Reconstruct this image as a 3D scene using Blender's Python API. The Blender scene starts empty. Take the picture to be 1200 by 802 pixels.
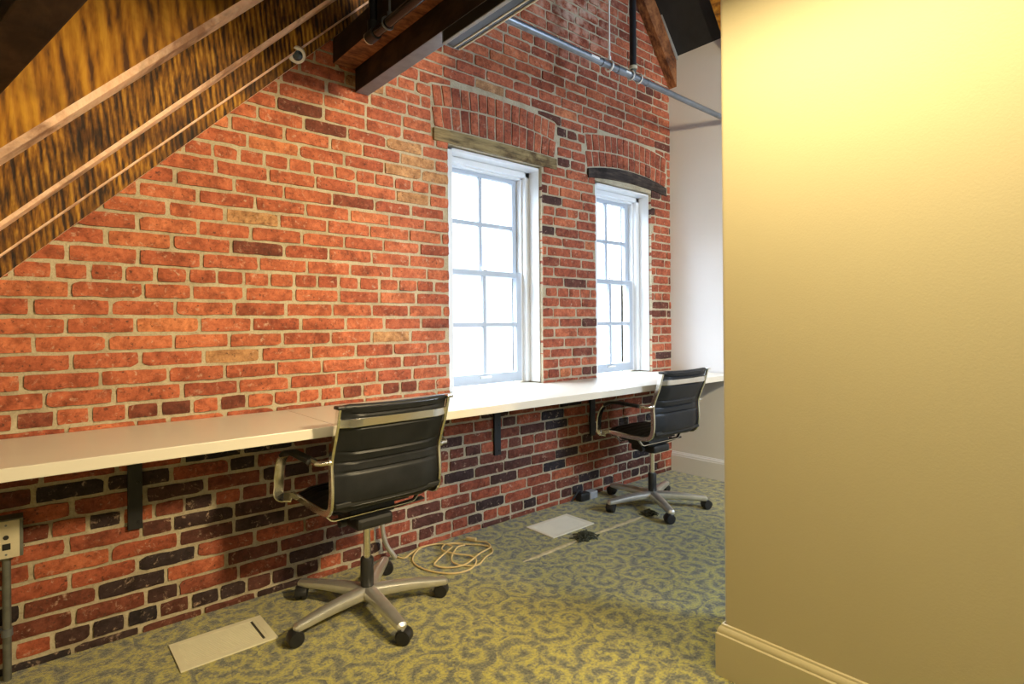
import bpy, bmesh, math, random
from mathutils import Vector, Matrix, noise, Euler
SC = bpy.context.scene
COL = SC.collection
PI = math.pi
WY = 2.738            # brick wall face
FX = 4.17             # far plaster wall face
PX = 1.877            # yellow partition face

# ------------------------------------------------------------------ materials
def new_mat(name):
    m = bpy.data.materials.new(name); m.use_nodes = True
    nt = m.node_tree; b = nt.nodes['Principled BSDF']
    return m, nt, b
def nd(nt, t, **kw):
    n = nt.nodes.new(t)
    for k, v in kw.items():
        setattr(n, k, v)
    return n
def ramp(nt, stops, fac):
    r = nd(nt, 'ShaderNodeValToRGB'); e = r.color_ramp.elements
    while len(e) < len(stops): e.new(0.5)
    for i, (p, c) in enumerate(stops):
        e[i].position = p; e[i].color = (*c, 1) if len(c) == 3 else c
    nt.links.new(fac, r.inputs['Fac']); return r.outputs['Color']
def noise_n(nt, vec, scale=5, detail=4, rough=.55, dist=0.):
    n = nd(nt, 'ShaderNodeTexNoise'); n.inputs['Scale'].default_value = scale
    n.inputs['Detail'].default_value = detail; n.inputs['Roughness'].default_value = rough
    n.inputs['Distortion'].default_value = dist
    if vec is not None: nt.links.new(vec, n.inputs['Vector'])
    return n
def pos(nt): return nd(nt, 'ShaderNodeNewGeometry').outputs['Position']
def scaled(nt, vec, s):
    m = nd(nt, 'ShaderNodeVectorMath', operation='MULTIPLY'); m.inputs[1].default_value = s
    nt.links.new(vec, m.inputs[0]); return m.outputs[0]
def mix(nt, fac, a, b, mode='MIX'):
    m = nd(nt, 'ShaderNodeMix', data_type='RGBA', blend_type=mode)
    for sock, v in ((m.inputs['Factor'], fac), (m.inputs['A'], a), (m.inputs['B'], b)):
        pass
    F, A, B = m.inputs[0], m.inputs[6], m.inputs[7]
    for sock, v in ((F, fac), (A, a), (B, b)):
        if hasattr(v, 'links') or hasattr(v, 'is_linked'): nt.links.new(v, sock)
        elif isinstance(v, (int, float)): sock.default_value = v
        else: sock.default_value = (*v, 1) if len(v) == 3 else v
    return m.outputs[2]
def math_n(nt, op, a, b=None, c=None):
    m = nd(nt, 'ShaderNodeMath', operation=op)
    for i, v in enumerate((a, b, c)):
        if v is None: continue
        if hasattr(v, 'is_linked'): nt.links.new(v, m.inputs[i])
        else: m.inputs[i].default_value = v
    return m.outputs[0]
def bump(nt, b, h, strength=.3, dist=.01):
    bp = nd(nt, 'ShaderNodeBump'); bp.inputs['Strength'].default_value = strength
    bp.inputs['Distance'].default_value = dist
    nt.links.new(h, bp.inputs['Height']); nt.links.new(bp.outputs[0], b.inputs['Normal'])

def simple(name, col, rough=.5, metal=0., var=.08, scale=30, bstr=0., spec=.5):
    m, nt, b = new_mat(name)
    n = noise_n(nt, pos(nt), scale)
    lo = tuple(c*(1-var) for c in col); hi = tuple(min(1, c*(1+var)) for c in col)
    nt.links.new(ramp(nt, [(.3, lo), (.7, hi)], n.outputs['Fac']), b.inputs['Base Color'])
    b.inputs['Roughness'].default_value = rough; b.inputs['Metallic'].default_value = metal
    b.inputs['Specular IOR Level'].default_value = spec
    if bstr: bump(nt, b, n.outputs['Fac'], bstr, .004)
    return m

def mat_brick():
    m, nt, b = new_mat('brick')
    at = nd(nt, 'ShaderNodeAttribute'); at.attribute_name = 'tone'
    sp = nd(nt, 'ShaderNodeSeparateColor'); nt.links.new(at.outputs['Color'], sp.inputs[0])
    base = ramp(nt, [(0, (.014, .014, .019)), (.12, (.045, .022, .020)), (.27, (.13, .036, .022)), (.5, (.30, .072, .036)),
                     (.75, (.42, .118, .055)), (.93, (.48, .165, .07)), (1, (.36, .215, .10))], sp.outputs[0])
    p = pos(nt)
    n1 = noise_n(nt, p, 14, 5, .6); n2 = noise_n(nt, p, 70, 4, .6); n3 = noise_n(nt, p, 30, 6, .7, .6)
    c = mix(nt, .75, base, ramp(nt, [(.30, (.42, .36, .34)), (.52, (1, 1, 1)), (.72, (1.3, 1.45, 1.5))], n1.outputs['Fac']), 'MULTIPLY')
    n4 = noise_n(nt, p, 38, 6, .75, .4)
    c = mix(nt, .8, c, ramp(nt, [(.34, (.50, .44, .42)), (.50, (1, 1, 1)), (.66, (1.35, 1.42, 1.4))], n4.outputs['Fac']), 'MULTIPLY')
    # pale lime smears and chips
    chips = ramp(nt, [(.56, (0, 0, 0)), (.68, (1, 1, 1))], n3.outputs['Fac'])
    chips = mix(nt, 1., chips, ramp(nt, [(.42, (0, 0, 0)), (.58, (.75, .75, .75))], n2.outputs['Fac']), 'MULTIPLY')
    c = mix(nt, chips, c, (.52, .36, .26))
    # dark pits
    pits = ramp(nt, [(.30, (.8, .8, .8)), (.40, (0, 0, 0))], n2.outputs['Fac'])
    c = mix(nt, pits, c, (.05, .025, .02))
    # old efflorescence stain high on the gable
    d = nd(nt, 'ShaderNodeVectorMath', operation='DISTANCE'); nt.links.new(p, d.inputs[0]); d.inputs[1].default_value = (2.95, 2.74, 3.65)
    st = math_n(nt, 'MULTIPLY', ramp(nt, [(.15, (1, 1, 1)), (.6, (0, 0, 0))], d.outputs['Value']), ramp(nt, [(.42, (0, 0, 0)), (.62, (.75, .75, .75))], n1.outputs['Fac']))
    c = mix(nt, st, c, (.55, .43, .34))
    nt.links.new(c, b.inputs['Base Color']); b.inputs['Roughness'].default_value = .82
    b.inputs['Specular IOR Level'].default_value = .3
    h = mix(nt, .5, n2.outputs['Fac'], n3.outputs['Fac'])
    bump(nt, b, h, .55, .006)
    return m
def mat_mortar():
    m, nt, b = new_mat('mortar')
    p = pos(nt); n = noise_n(nt, p, 9, 5, .6); n2 = noise_n(nt, p, 90, 4, .7)
    c = ramp(nt, [(.25, (.30, .25, .17)), (.5, (.43, .37, .26)), (.8, (.52, .45, .33))], n.outputs['Fac'])
    c = mix(nt, .6, c, ramp(nt, [(.3, (.6, .55, .5)), (.55, (1, 1, 1))], n2.outputs['Fac']), 'MULTIPLY')
    nt.links.new(c, b.inputs['Base Color']); b.inputs['Roughness'].default_value = .95
    bump(nt, b, n2.outputs['Fac'], .6, .006); return m
def mat_sawn(name, dark, mid, light, streak=(40, 14, 3.2), blotch=3., rough=.7, dk=.40, kerf=0., bl_lo=.36):
    m, nt, b = new_mat(name)
    p = pos(nt)
    n = noise_n(nt, scaled(nt, p, streak), 1., 3, .6, .25)
    n2 = noise_n(nt, scaled(nt, p, (streak[0]*2.6, streak[1]*2, streak[2]*3)), 1., 3, .6, .3)
    f = math_n(nt, 'ADD', math_n(nt, 'MULTIPLY', n.outputs['Fac'], .72), math_n(nt, 'MULTIPLY', n2.outputs['Fac'], .28))
    if kerf:
        wv = nd(nt, 'ShaderNodeTexWave', wave_type='BANDS', bands_direction='X'); wv.inputs['Scale'].default_value = kerf
        wv.inputs['Distortion'].default_value = 7.; wv.inputs['Detail'].default_value = 3.; wv.inputs['Detail Scale'].default_value = .22; wv.inputs['Detail Roughness'].default_value = .6
        dt = nd(nt, 'ShaderNodeVectorMath', operation='DOT_PRODUCT'); nt.links.new(p, dt.inputs[0]); dt.inputs[1].default_value = (1, .1, .13)
        nt.links.new(dt.outputs['Value'], wv.inputs['Vector'])
        f = math_n(nt, 'ADD', math_n(nt, 'MULTIPLY', f, .88), math_n(nt, 'MULTIPLY', wv.outputs['Fac'], .115))
    c = ramp(nt, [(dk-.06, dark), (dk+.07, mid), (dk+.2, light)], f)
    bl = noise_n(nt, p, blotch, 5, .62, .3)
    c = mix(nt, .85, c, ramp(nt, [(bl_lo, (.22, .14, .10)), (bl_lo+.14, (.9, .85, .8)), (.7, (1.08, 1.05, 1))], bl.outputs['Fac']), 'MULTIPLY')
    nt.links.new(c, b.inputs['Base Color']); b.inputs['Roughness'].default_value = rough
    b.inputs['Specular IOR Level'].default_value = .35
    bump(nt, b, f, .5, .008); return m
def mat_carpet():
    m, nt, b = new_mat('carpet')
    p = pos(nt)
    wob = noise_n(nt, p, 6, 2, .5)
    off = nd(nt, 'ShaderNodeVectorMath', operation='SCALE'); off.inputs['Scale'].default_value = .06
    nt.links.new(wob.outputs['Color'], off.inputs[0])
    pp = nd(nt, 'ShaderNodeVectorMath', operation='ADD'); nt.links.new(p, pp.inputs[0]); nt.links.new(off.outputs[0], pp.inputs[1])
    def swirl(scale, shift, freq, hand):
        sh = nd(nt, 'ShaderNodeVectorMath', operation='ADD'); nt.links.new(pp.outputs[0], sh.inputs[0]); sh.inputs[1].default_value = shift
        v = nd(nt, 'ShaderNodeTexVoronoi', voronoi_dimensions='2D'); v.inputs['Scale'].default_value = scale; v.inputs['Randomness'].default_value = .8
        nt.links.new(sh.outputs[0], v.inputs['Vector'])
        dl = nd(nt, 'ShaderNodeVectorMath', operation='SUBTRACT'); nt.links.new(sh.outputs[0], dl.inputs[0]); nt.links.new(v.outputs['Position'], dl.inputs[1])
        s = nd(nt, 'ShaderNodeSeparateXYZ'); nt.links.new(dl.outputs[0], s.inputs[0])
        a = math_n(nt, 'ARCTAN2', s.outputs[1], s.outputs[0])
        rnd = nd(nt, 'ShaderNodeSeparateColor'); nt.links.new(v.outputs['Color'], rnd.inputs[0])
        ph = math_n(nt, 'MULTIPLY', rnd.outputs[0], 6.28)
        r = math_n(nt, 'LENGTH' if False else 'MULTIPLY', v.outputs['Distance'], freq)
        w = math_n(nt, 'SINE', math_n(nt, 'ADD', math_n(nt, 'ADD', r, math_n(nt, 'MULTIPLY', a, hand)), ph))
        return w
    w1 = swirl(5.8, (0, 0, 0), 15.5, 1.)
    w2 = swirl(9., (3.3, 1.7, 0), 13, -1.)
    f = math_n(nt, 'MAXIMUM', w1, math_n(nt, 'SUBTRACT', w2, .45))
    sp = noise_n(nt, p, 85, 4, .85)
    sp2 = noise_n(nt, p, 26, 4, .7)
    f = math_n(nt, 'ADD', f, math_n(nt, 'MULTIPLY', math_n(nt, 'SUBTRACT', sp.outputs['Fac'], .5), 9.))
    f = math_n(nt, 'ADD', f, math_n(nt, 'MULTIPLY', math_n(nt, 'SUBTRACT', sp2.outputs['Fac'], .5), 2.6))
    fm = math_n(nt, 'MULTIPLY_ADD', f, .20, .47)
    c = ramp(nt, [(.08, (.024, .027, .028)), (.42, (.125, .122, .076)), (.70, (.33, .290, .050)), (1.0, (.44, .385, .075))], fm)
    nt.links.new(c, b.inputs['Base Color']); b.inputs['Roughness'].default_value = 1.
    b.inputs['Specular IOR Level'].default_value = .15
    b.inputs['Sheen Weight'].default_value = .3
    bump(nt, b, sp.outputs['Fac'], .8, .006)
    return m
def mat_paint(name, col, rough=.45, bstr=.12, scale=160):
    m, nt, b = new_mat(name)
    p = pos(nt); n = noise_n(nt, p, scale, 3, .5); n2 = noise_n(nt, p, 1.3, 3, .5)
    nt.links.new(ramp(nt, [(.3, tuple(x*.96 for x in col)), (.7, col)], n2.outputs['Fac']), b.inputs['Base Color'])
    b.inputs['Roughness'].default_value = rough
    bump(nt, b, n.outputs['Fac'], bstr, .003); return m
def mat_glass():
    m = bpy.data.materials.new('window_glass'); m.use_nodes = True
    nt = m.node_tree; nt.nodes.clear()
    out = nd(nt, 'ShaderNodeOutputMaterial'); t = nd(nt, 'ShaderNodeBsdfTransparent'); g = nd(nt, 'ShaderNodeBsdfGlossy')
    n = noise_n(nt, pos(nt), 3); nt.links.new(ramp(nt, [(.3, (.93, .96, .98)), (.7, (.97, .98, .99))], n.outputs['Fac']), t.inputs['Color'])
    g.inputs['Roughness'].default_value = .03
    mx = nd(nt, 'ShaderNodeMixShader'); mx.inputs[0].default_value = .05
    nt.links.new(t.outputs[0], mx.inputs[1]); nt.links.new(g.outputs[0], mx.inputs[2]); nt.links.new(mx.outputs[0], out.inputs[0])
    return m
def mat_leather():
    m, nt, b = new_mat('black_leather')
    n = noise_n(nt, pos(nt), 260, 3, .6); n2 = noise_n(nt, pos(nt), 12, 3)
    nt.links.new(ramp(nt, [(.3, (.007, .008, .010)), (.7, (.014, .015, .018))], n2.outputs['Fac']), b.inputs['Base Color'])
    b.inputs['Roughness'].default_value = .42; b.inputs['Specular IOR Level'].default_value = .32
    bump(nt, b, n.outputs['Fac'], .18, .002); return m

M = {}
M['brick'] = mat_brick(); M['mortar'] = mat_mortar(); M['carpet'] = mat_carpet()
M['sawn'] = mat_sawn('sawn_timber_face', (.07, .022, .003), (.34, .14, .008), (.52, .26, .02), (24, 10, 4.), 2.6, dk=.42, kerf=9., bl_lo=.36)
M['sawn_fine'] = mat_sawn('sawn_timber_fine', (.03, .011, .003), (.25, .105, .008), (.55, .30, .035), (46, 20, 7.), 3.6, dk=.46, kerf=15., bl_lo=.40)
M['sawn_edge'] = mat_sawn('pale_timber_edge', (.80, .50, .34), (.88, .60, .43), (.92, .68, .52), (30, 8, 30), 3., dk=.40)
M['timber_brown'] = mat_sawn('brown_timber', (.030, .010, .004), (.115, .042, .013), (.20, .08, .026), (10, 60, 30), 4., dk=.42)
M['timber_rust'] = mat_sawn('reddish_timber', (.07, .022, .008), (.19, .07, .025), (.30, .13, .05), (16, 40, 16), 5., dk=.40)
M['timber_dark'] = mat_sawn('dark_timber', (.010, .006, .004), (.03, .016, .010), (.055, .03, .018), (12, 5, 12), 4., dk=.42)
M['lintel'] = mat_sawn('weathered_lintel', (.10, .075, .04), (.24, .18, .085), (.33, .26, .13), (5, 30, 45), 5., .85, dk=.40)
M['lintel_dark'] = mat_sawn('charred_lintel', (.018, .014, .013), (.045, .034, .030), (.09, .068, .058), (5, 30, 45), 5., .85, dk=.42)
M['deck'] = simple('roof_deck', (.012, .013, .016), .8, var=.3, scale=8)
M['yellow'] = mat_paint('yellow_paint', (.47, .41, .245), .55)
M['cream'] = mat_paint('cream_gloss', (.52, .455, .27), .28, .03)
M['white_wall'] = mat_paint('white_wall_paint', (.64, .65, .70), .6)
M['white_trim'] = mat_paint('white_gloss', (.68, .70, .73), .35, .03)
M['laminate'] = mat_paint('white_laminate', (.62, .575, .50), .32, .02)
M['sash'] = mat_paint('sash_shaded_white', (.40, .45, .53), .4, .03)  # white sash colour darkened to blue-grey to carry its backlit shade
M['glass'] = mat_glass()
M['leather'] = mat_leather()
M['chrome'] = simple('chrome', (.86, .84, .80), .20, 1., .03, 20)
M['alu'] = simple('polished_aluminium', (.74, .73, .70), .34, .85, .06, 25)
M['black_plastic'] = simple('black_plastic', (.012, .012, .013), .45, var=.2)
M['black_steel'] = simple('black_steel', (.012, .012, .014), .5, .2, .2)
M['register'] = simple('register_enamel', (.60, .56, .42), .45, var=.05, scale=12)
M['register_dark'] = simple('register_slot', (.05, .045, .035), .8, var=.1)
M['plate_far'] = simple('register_enamel_pale', (.66, .63, .54), .45, var=.05, scale=12)
M['galv'] = simple('galvanised_steel', (.20, .22, .25), .42, .7, .15, 18)
M['galv_dark'] = simple('dull_galvanised', (.16, .165, .15), .5, .6, .2, 25)
M['plate_beige'] = simple('beige_steel_plate', (.56, .50, .36), .45, .1, .06, 25)
M['cord'] = simple('beige_cord', (.58, .42, .18), .55, var=.1, scale=60)
M['grey_plastic'] = simple('grey_plastic', (.30, .31, .33), .5, var=.1)
M['white_plastic'] = simple('white_plastic', (.78, .76, .72), .4, var=.04)
M['lens'] = simple('dark_lens', (.05, .07, .10), .12, .3, .3, 60)
M['yarn'] = simple('frayed_yarn', (.035, .038, .025), .95, var=.5, scale=80)
M['seam'] = simple('seam_tape', (.46, .38, .22), .85, var=.35, scale=25)
M['dark_metal'] = simple('dark_enamel', (.018, .018, .024), .18, .3, .2)
M['cool_grey'] = simple('cool_grey', (.20, .23, .29), .4, .2, .15, 20)

# ------------------------------------------------------------------ mesh helpers
class MB:
    def __init__(s): s.v = []; s.f = []; s.mi = []
    def quad(s, a, b, c, d, mi=0):
        i = len(s.v); s.v += [tuple(a), tuple(b), tuple(c), tuple(d)]; s.f.append((i, i+1, i+2, i+3)); s.mi.append(mi)
    def box(s, x0, x1, y0, y1, z0, z1, mi=0, bv=0.):
        if bv <= 0:
            i = len(s.v)
            s.v += [(x0,y0,z0),(x1,y0,z0),(x1,y1,z0),(x0,y1,z0),(x0,y0,z1),(x1,y0,z1),(x1,y1,z1),(x0,y1,z1)]
            for q in ((0,3,2,1),(4,5,6,7),(0,1,5,4),(1,2,6,5),(2,3,7,6),(3,0,4,7)):
                s.f.append(tuple(i+k for k in q)); s.mi.append(mi)
        else:
            bm = bmesh.new(); bmesh.ops.create_cube(bm, size=1)
            for v in bm.verts: v.co = Vector(((x0+x1)/2+v.co.x*(x1-x0), (y0+y1)/2+v.co.y*(y1-y0), (z0+z1)/2+v.co.z*(z1-z0)))
            bmesh.ops.bevel(bm, geom=bm.edges[:], offset=bv, segments=2, profile=.6, affect='EDGES')
            s.add_bm(bm, mi)
        return s
    def add_bm(s, bm, mi=0, mat=None):
        i = len(s.v); bm.verts.index_update()
        for v in bm.verts: s.v.append(tuple(mat @ v.co) if mat else tuple(v.co))
        for f in bm.faces: s.f.append(tuple(i+v.index for v in f.verts)); s.mi.append(mi)
        bm.free()
    def tube(s, pts, r, n=10, mi=0, cap=True, sx=1., sy=1., up=(0, 0, 1)):
        P = [Vector(p) for p in pts]; i0 = len(s.v); N = len(P)
        prev = None
        for k, p in enumerate(P):
            t = (P[min(k+1, N-1)] - P[max(k-1, 0)]).normalized()
            if prev is None:
                u = Vector(up); a = u - t*u.dot(t)
                if a.length < 1e-4: a = Vector((1, 0, 0)) - t*t.x
                a.normalize()
            else:
                a = prev - t*prev.dot(t); a.normalize()
            prev = a; b = t.cross(a)
            rr = r[k] if isinstance(r, (list, tuple)) else r
            for j in range(n):
                th = 2*PI*j/n
                s.v.append(tuple(p + a*math.cos(th)*rr*sx + b*math.sin(th)*rr*sy))
        for k in range(N-1):
            for j in range(n):
                s.f.append((i0+k*n+j, i0+k*n+(j+1) % n, i0+(k+1)*n+(j+1) % n, i0+(k+1)*n+j)); s.mi.append(mi)
        if cap:
            s.f.append(tuple(i0+j for j in range(n))[::-1]); s.mi.append(mi)
            s.f.append(tuple(i0+(N-1)*n+j for j in range(n))); s.mi.append(mi)
        return s
    def sweep_rect(s, pts, w, h, mi=0, up=(1, 0, 0), ch=.25):
        """rounded rectangular bar: w along up, h across"""
        P = [Vector(p) for p in pts]; N = len(P); i0 = len(s.v); n = 8
        c = min(w, h)*ch
        for k, p in enumerate(P):
            t = (P[min(k+1, N-1)] - P[max(k-1, 0)]).normalized()
            a = Vector(up); a = (a - t*a.dot(t)).normalized(); b = t.cross(a)
            W, H = w/2, h/2
            for (x, y) in ((W-c, H), (-W+c, H), (-W, H-c), (-W, -H+c), (-W+c, -H), (W-c, -H), (W, -H+c), (W, H-c)):
                s.v.append(tuple(p + a*x + b*y))
        for k in range(N-1):
            for j in range(n):
                s.f.append((i0+k*n+j, i0+k*n+(j+1) % n, i0+(k+1)*n+(j+1) % n, i0+(k+1)*n+j)); s.mi.append(mi)
        s.f.append(tuple(i0+j for j in range(n))[::-1]); s.mi.append(mi)
        s.f.append(tuple(i0+(N-1)*n+j for j in range(n))); s.mi.append(mi)
        return s
    def lathe(s, prof, center=(0, 0, 0), axis='z', n=20, mi=0):
        c = Vector(center); i0 = len(s.v)
        for (r, h) in prof:
            for j in range(n):
                th = 2*PI*j/n; x, y = r*math.cos(th), r*math.sin(th)
                s.v.append(tuple(c + (Vector((x, y, h)) if axis == 'z' else Vector((h, x, y)) if axis == 'x' else Vector((y, h, x)))))
        for k in range(len(prof)-1):
            for j in range(n):
                s.f.append((i0+k*n+j, i0+k*n+(j+1) % n, i0+(k+1)*n+(j+1) % n, i0+(k+1)*n+j)); s.mi.append(mi)
        s.f.append(tuple(i0+j for j in range(n))[::-1]); s.mi.append(mi)
        s.f.append(tuple(i0+(len(prof)-1)*n+j for j in range(n))); s.mi.append(mi)
        return s
    def prism(s, poly, y0, y1, mi=0, mis=None):
        """polygon in xz extruded along y"""
        n = len(poly); i = len(s.v)
        s.v += [(x, y0, z) for x, z in poly] + [(x, y1, z) for x, z in poly]
        s.f.append(tuple(range(i, i+n))); s.mi.append(mi)
        s.f.append(tuple(range(i+n, i+2*n))[::-1]); s.mi.append(mi)
        for k in range(n):
            s.f.append((i+k, i+n+k, i+n+(k+1) % n, i+(k+1) % n)); s.mi.append(mi if mis is None else mis[k])
        return s
    def build(s, name, mats, parent=None, smooth=False, recalc=True):
        me = bpy.data.meshes.new(name); me.from_pydata(s.v, [], s.f)
        if not isinstance(mats, (list, tuple)): mats = [mats]
        for m in mats: me.materials.append(m)
        for p, mi in zip(me.polygons, s.mi): p.material_index = mi
        if recalc:
            bm = bmesh.new(); bm.from_mesh(me); bmesh.ops.recalc_face_normals(bm, faces=bm.faces[:]); bm.to_mesh(me); bm.free()
        if smooth:
            for p in me.polygons: p.use_smooth = True
            me.set_sharp_from_angle(angle=math.radians(38))
        o = bpy.data.objects.new(name, me); COL.objects.link(o)
        if parent: o.parent = parent
        return o
def tag(o, label=None, cat=None, group=None, kind=None):
    if label: o['label'] = label
    if cat: o['category'] = cat
    if group: o['group'] = group
    if kind: o['kind'] = kind
    return o
def thing(name, label, cat, loc=(0, 0, 0), rz=0., group=None):
    o = bpy.data.objects.new(name, None); COL.objects.link(o); o.empty_display_size = .1
    o.location = loc; o.rotation_euler = (0, 0, rz); return tag(o, label, cat, group)
def structure(o, label=None, cat=None): return tag(o, label, cat, kind='structure')
def curve_pts(pts, n=6):
    """Catmull-Rom through 3-D points"""
    P = [Vector(p) for p in pts]; P = [2*P[0]-P[1]] + P + [2*P[-1]-P[-2]]; out = []
    for k in range(1, len(P)-2):
        a, b, c, d = P[k-1:k+3]
        for i in range(n):
            t = i/n
            out.append(.5*((2*b)+(c-a)*t+(2*a-5*b+4*c-d)*t*t+(3*b-a-3*c+d)*t**3))
    out.append(P[-2]); return out

# ------------------------------------------------------------------ brick wall
L_S, L_K = 1.016, 1.486              # lower line of the left rafters on the wall: z = L_S*x + L_K
R_S, R_K = 1.245, 8.425              # lower line of the right rafter: z = R_K - R_S*x
WIN = [(1.893, 2.660, .80, 2.312), (3.205, 3.905, .80, 2.312)]
def arch_curve(x, cx, half, z0, rise):
    t = (x-cx)/half; return z0 + rise*(1-t*t)
ARCH = [dict(cx=2.290, half=.500, low=2.392, lr=.008, mid=2.510, mr=.042, top=2.638, tr=.034),
        dict(cx=3.610, half=.500, low=2.388, lr=.056, mid=2.512, mr=.040, top=2.634, tr=.052)]
def roof_z(x): return min(L_S*x + L_K + .35, R_K + .45 - R_S*x)

def build_brick_wall():
    rnd = random.Random(11)
    mb = MB(); tones = []
    def brick(x0, x1, z0, z1, tone, depth=.055, shear=None, chip=True):
        nx = max(2, int((x1-x0)/.024)); nz = 4; i0 = len(mb.v)
        sd = rnd.random()*50
        tilt = rnd.uniform(-.0025, .0025); outy = rnd.uniform(-.0035, .0025)
        cut = [rnd.random() < .07 for _ in range(4)]
        for j in range(nz+1):
            for i in range(nx+1):
                u = i/nx; w = j/nz
                x = x0+(x1-x0)*u; z = z0+(z1-z0)*w
                edge = (i in (0, nx)) or (j in (0, nz))
                ex = ez = 0.
                if i == 0: ex = .003*(noise.noise((x*9, z*40, sd))+.1)
                if i == nx: ex = .003*(noise.noise((x*9, z*40, sd+3))-.1)
                if j == 0: ez = .0036*(noise.noise((x*26, z*9, sd+7))+.05)
                if j == nz: ez = .0036*(noise.noise((x*26, z*9, sd+9))-.05)
                corner = (i in (0, nx)) and (j in (0, nz))
                if corner:
                    k = .0018 + (.006 if chip and cut[(i > 0)*2+(j > 0)] else 0)
                    ex += k if i == 0 else -k; ez += (k if j == 0 else -k)*.6
                y = WY + outy + tilt*(u-.5) + .0022*noise.noise((x*22, z*22, sd+1))
                if edge: y += .002
                px, pz = x+ex, z+ez
                if shear: px, pz = shear(u, w, ex, ez)
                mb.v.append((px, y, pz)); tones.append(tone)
        for j in range(nz):
            for i in range(nx):
                a = i0+j*(nx+1)+i; mb.f.append((a, a+1, a+nx+2, a+nx+1)); mb.mi.append(0)
        ring = [i0+i for i in range(nx)] + [i0+j*(nx+1)+nx for j in range(nz)] + [i0+nz*(nx+1)+i for i in range(nx, 0, -1)] + [i0+j*(nx+1) for j in range(nz, 0, -1)]
        b0 = len(mb.v)
        for q in ring:
            v = mb.v[q]; mb.v.append((v[0], WY+depth, v[2])); tones.append(tone)
        n = len(ring)
        for k in range(n):
            mb.f.append((ring[k], b0+k, b0+(k+1) % n, ring[(k+1) % n])); mb.mi.append(0)
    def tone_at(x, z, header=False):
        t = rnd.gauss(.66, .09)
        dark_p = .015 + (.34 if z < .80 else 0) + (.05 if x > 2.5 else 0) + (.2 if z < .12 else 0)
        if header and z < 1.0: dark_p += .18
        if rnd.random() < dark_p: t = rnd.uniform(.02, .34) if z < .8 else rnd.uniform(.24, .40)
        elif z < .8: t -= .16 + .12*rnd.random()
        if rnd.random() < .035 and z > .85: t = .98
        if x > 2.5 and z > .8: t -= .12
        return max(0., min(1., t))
    CH, Z0 = .070, -.037
    headers = {1, 7, 13, 21, 29, 37, 45, 52}
    i = 0
    while Z0+CH*i < 4.7:
        za, zb = Z0+CH*i+.0068, Z0+CH*(i+1)-.0068
        zc = (za+zb)/2
        hd = i in headers
        pitch = .1135 if hd else .2275
        x = -.30 - (rnd.random()*.03 + (.1137 if i % 2 else 0)) + (.06 if hd else 0)
        # holes of this course
        holes = []
        for (a, b_, c, d) in WIN:
            if c < zc < d+.02: holes.append((a, b_))
        for A in ARCH:
            if 2.312 < zc:
                xs = [A['cx']-A['half']-.015+k*.02 for k in range(53)]
                ins = [q for q in xs if arch_curve(min(max(q, A['cx']-A['half']), A['cx']+A['half']), A['cx'], A['half'], A['top'], A['tr'])+.010 > zb-.020 and zb > 2.38]
                if ins: holes.append((min(ins), max(ins)))
        while x < FX:
            ln = pitch*(1+rnd.uniform(-.05, .05))
            if not hd and rnd.random() < .05: ln *= rnd.choice((.5, .75))
            a, b_ = x, x+ln-rnd.uniform(.011, .018)
            x += ln
            segs = [(a, min(b_, FX+.02))]
            for (h0, h1) in holes:
                ns = []
                for (s0, s1) in segs:
                    if s1 <= h0 or s0 >= h1: ns.append((s0, s1))
                    else:
                        if s0 < h0: ns.append((s0, h0))
                        if s1 > h1: ns.append((h1, s1))
                segs = ns
            for (s0, s1) in segs:
                if s1-s0 < .025: continue
                xm = (s0+s1)/2
                if zc > roof_z(xm): continue
                lo = max(za, -.005)
                if zb-lo < .012: continue
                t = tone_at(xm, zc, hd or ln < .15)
                over = [A for A in ARCH if zc > 2.4 and s1 > A['cx']-A['half']-.012 and s0 < A['cx']+A['half']+.012 and lo < arch_curve(A['cx'], A['cx'], A['half'], A['top'], A['tr'])+.01]
                if over:                                # cut to the curve of the arch below
                    A = over[0]
                    def cutsh(u, wv, ex, ez, s0=s0, s1=s1, lo=lo, zb=zb, A=A):
                        x = s0+(s1-s0)*u
                        inn = abs(x-A['cx']) < A['half']+.012
                        z0 = max(lo, arch_curve(x, A['cx'], A['half'], A['top'], A['tr'])+.008) if inn else lo
                        return (x+ex, min(z0, zb-.008)+(zb-min(z0, zb-.008))*wv+ez*.7)
                    brick(s0, s1, lo, zb, (t, rnd.random(), 0, 1), .055, cutsh, False)
                    continue
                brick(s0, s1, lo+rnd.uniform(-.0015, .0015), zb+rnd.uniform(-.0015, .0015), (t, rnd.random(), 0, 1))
        i += 1
    # two rings of upright bricks over each window
    for A in ARCH:
        n = 15 if A['cx'] < 3 else 14
        for (lo, lr, hi, hr) in (('low', 'lr', 'mid', 'mr'), ('mid', 'mr', 'top', 'tr')):
            w = 2*A['half']/n
            for k in range(n):
                xa = A['cx']-A['half']+w*k+.0055; xb = xa+w-.011
                if xa > FX: continue
                lean = .018
                def sh(u, wv, ex, ez, xa=xa, xb=xb, lo=lo, lr=lr, hi=hi, hr=hr):
                    x = xa+(xb-xa)*u
                    z0 = arch_curve(x, A['cx'], A['half'], A[lo], A[lr])+.006; z1 = arch_curve(x, A['cx'], A['half'], A[hi], A[hr])-.006
                    t = (x-A['cx'])/A['half']
                    return (x + t*lean*(wv-.5) + ex*.4, z0+(z1-z0)*wv+ez*.6)
                t = rnd.gauss(.60 if A['cx'] < 3 else .50, .08)
                if rnd.random() < .06: t = .32
                brick(xa, xb, A['low'], A['top'], (max(0, min(1, t)), rnd.random(), 0, 1), .055, sh, False)
    o = mb.build('wall_back', M['brick'], recalc=False)
    at = o.data.attributes.new('tone', 'FLOAT_COLOR', 'POINT')
    for k, t in enumerate(tones): at.data[k].color = t
    # mortar body with the window openings left free
    mo = MB(); S = .03
    x = -.62
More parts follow.
